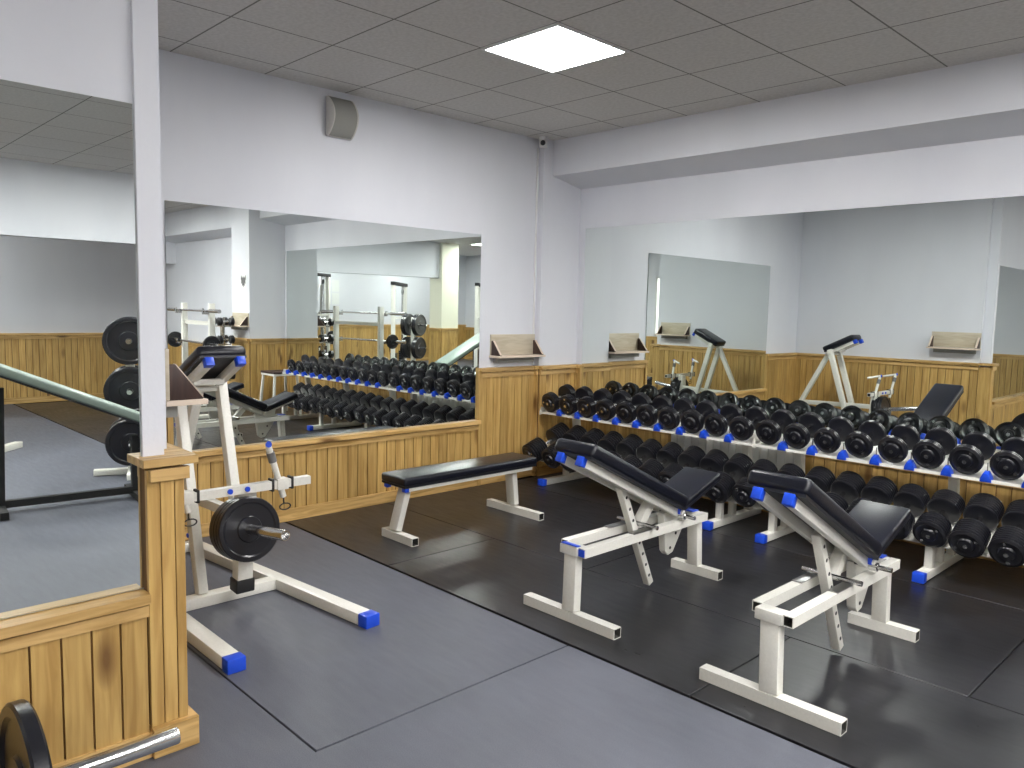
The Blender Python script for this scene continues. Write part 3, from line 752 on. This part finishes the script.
# sit-up bench
t = thing('abdominal_bench', 'grey-green sloping abdominal bench on a dark frame', 'bench', (5.95, -3.55, 0), PI + .1)
o = build_pad('pad', 1.4, .34, .07, t, .02, 'green_pad'); o.location = (0, -.75, .46); o.rotation_euler = (.42, 0, 0)
MB().bar((0, .42, .03), (0, .40, .88), .05, .05, (1, 0, 0)).build('post', 'rubber', t)
MB().bar((0, -.45, .03), (0, -.45, .48), .05, .05, (1, 0, 0)).build('post', 'rubber', t)
MB().bar((-.25, .42, .03), (.25, .42, .03), .05, .05).build('foot', 'rubber', t)
MB().bar((-.25, -.45, .03), (.25, -.45, .03), .05, .05).build('foot', 'rubber', t)
MB().bar((0, -.45, .06), (0, .42, .06), .05, .05).build('spine', 'rubber', t)

def cable_machine(label, loc_, rz, W, H, plates=True, seat=None):
    t = thing('cable_machine', label, 'gym machine', loc_, rz)
    for sx in (-1, 1):
        MB().bar((sx * W / 2, 0, .05), (sx * W / 2, 0, H), .08, .08, (1, 0, 0)).build('upright', 'metal_white', t, .004)
        MB().bar((sx * W / 2, -.4, .03), (sx * W / 2, .4, .03), .08, .06).build('foot', 'metal_white', t, .004)
        MB().cyl((sx * (W / 2 - .18), -.02, .1), (sx * (W / 2 - .18), -.02, H), .012, 10).cyl((sx * (W / 2 - .30), -.02, .1), (sx * (W / 2 - .30), -.02, H), .012, 10).build('guide_rod', 'chrome', t)
        ws = MB()
        for k in range(10): ws.box(sx * (W / 2 - .24) - .11, sx * (W / 2 - .24) + .11, -.08, .04, .12 + k * .04, .155 + k * .04)
        ws.build('weight_stack', 'iron', t)
        MB().cyl((sx * (W / 2 - .24), -.04, H - .12), (sx * (W / 2 - .24), 0, H - .12), .05, 18).build('pulley', 'rubber', t)
        MB().cyl((sx * (W / 2 - .24), -.02, .55), (sx * (W / 2 - .24), -.02, H - .12), .004, 6).build('cable', 'rubber', t)
    MB().bar((-W / 2 - .08, 0, H + .03), (W / 2 + .08, 0, H + .03), .09, .07).build('top_beam', 'rubber', t, .004)
    MB().bar((-W / 2, .2, .03), (W / 2, .2, .03), .06, .05).build('cross_tube', 'metal_white', t)
    MB().bar((-W / 2, 0, 1.25), (W / 2, 0, 1.25), .04, .04).build('cross_tube', 'metal_white', t)
    if seat:
        o = build_pad('seat', .4, .35, .07, t, .02, seat); o.location = (0, -.75, .5)
        o = build_pad('backrest', .7, .35, .07, t, .02, seat); o.location = (0, -.28, .6); o.rotation_euler = (1.25, 0, 0)
        MB().bar((0, -.7, .03), (0, -.7, .5), .07, .07, (1, 0, 0)).bar((0, -.75, .45), (0, 0, .45), .06, .06).bar((0, -.75, .04), (0, .2, .04), .06, .06).build('seat_frame', 'metal_white', t)
        for sx in (-1, 1): MB().bar((sx * .3, -.1, 1.3), (sx * .34, -.5, 1.15), .05, .05).cyl((sx * .34, -.5, 1.15), (sx * .34, -.5, 1.0), .02, 10).bar((sx * .3, -.1, 1.3), (sx * .1, 0, H - .2), .05, .05).build('press_arm', 'metal_white', t)
    return t
cable_machine('white cable machine with a dark top beam and long weight stacks', (8.95, -4.1, 0), 2.35, 1.5, 1.93)
cable_machine('narrow white pulley tower beside the cream far pillar', (8.9, -6.3, 0), 2.35, .8, 2.0)
cable_machine('white multi-gym with a navy seat against the right wall', (11.4, -3.6, 0), 2.2, .95, 2.15, seat='blue_pad')
# notices on the end wall
nt_ = thing('wall_notice', 'four small white paper notices on the distant end wall', 'notice', (EX, -4.8, 1.5), 0)
for k in range(4):
    y, z = (k % 2) * .24, (k // 2) * .32
    MB().box(-.004, 0, y, y + .21, z, z + .29).build('sheet', 'paper', nt_)

# ------------------------------------------------------------------ world, camera
w = bpy.data.worlds.new('world'); SC.world = w; w.use_nodes = True
w.node_tree.nodes['Background'].inputs[0].default_value = (.6, .65, .7, 1); w.node_tree.nodes['Background'].inputs[1].default_value = .3
cam_d = bpy.data.cameras.new('camera'); co = bpy.data.objects.new('camera', cam_d); COL.objects.link(co)
f_, yaw, pitch, roll = 783.054, .80173, .096556, .022378
cy, sy = math.cos(yaw), math.sin(yaw); cp, sp_ = math.cos(pitch), math.sin(pitch)
fw = V((-sy * cp, cy * cp, -sp_)); r = V((cy, sy, 0)); u = r.cross(fw)
r2 = r * math.cos(roll) + u * math.sin(roll); u2 = -r * math.sin(roll) + u * math.cos(roll)
mm = Matrix(((r2.x, u2.x, -fw.x, 4.9103), (r2.y, u2.y, -fw.y, -5.1406), (r2.z, u2.z, -fw.z, 1.5066), (0, 0, 0, 1)))
co.matrix_world = mm
cam_d.sensor_width = 36; cam_d.sensor_fit = 'HORIZONTAL'; cam_d.lens = f_ / 1024 * 36; cam_d.clip_start = .05
SC.camera = co
vs = SC.view_settings; vs.view_transform = 'Standard'; vs.look = 'None'; vs.gamma = 1; vs.use_curve_mapping = False; vs.exposure = 1.08
SC.cycles.glossy_bounces = 8; SC.cycles.max_bounces = 14; SC.cycles.diffuse_bounces = 5
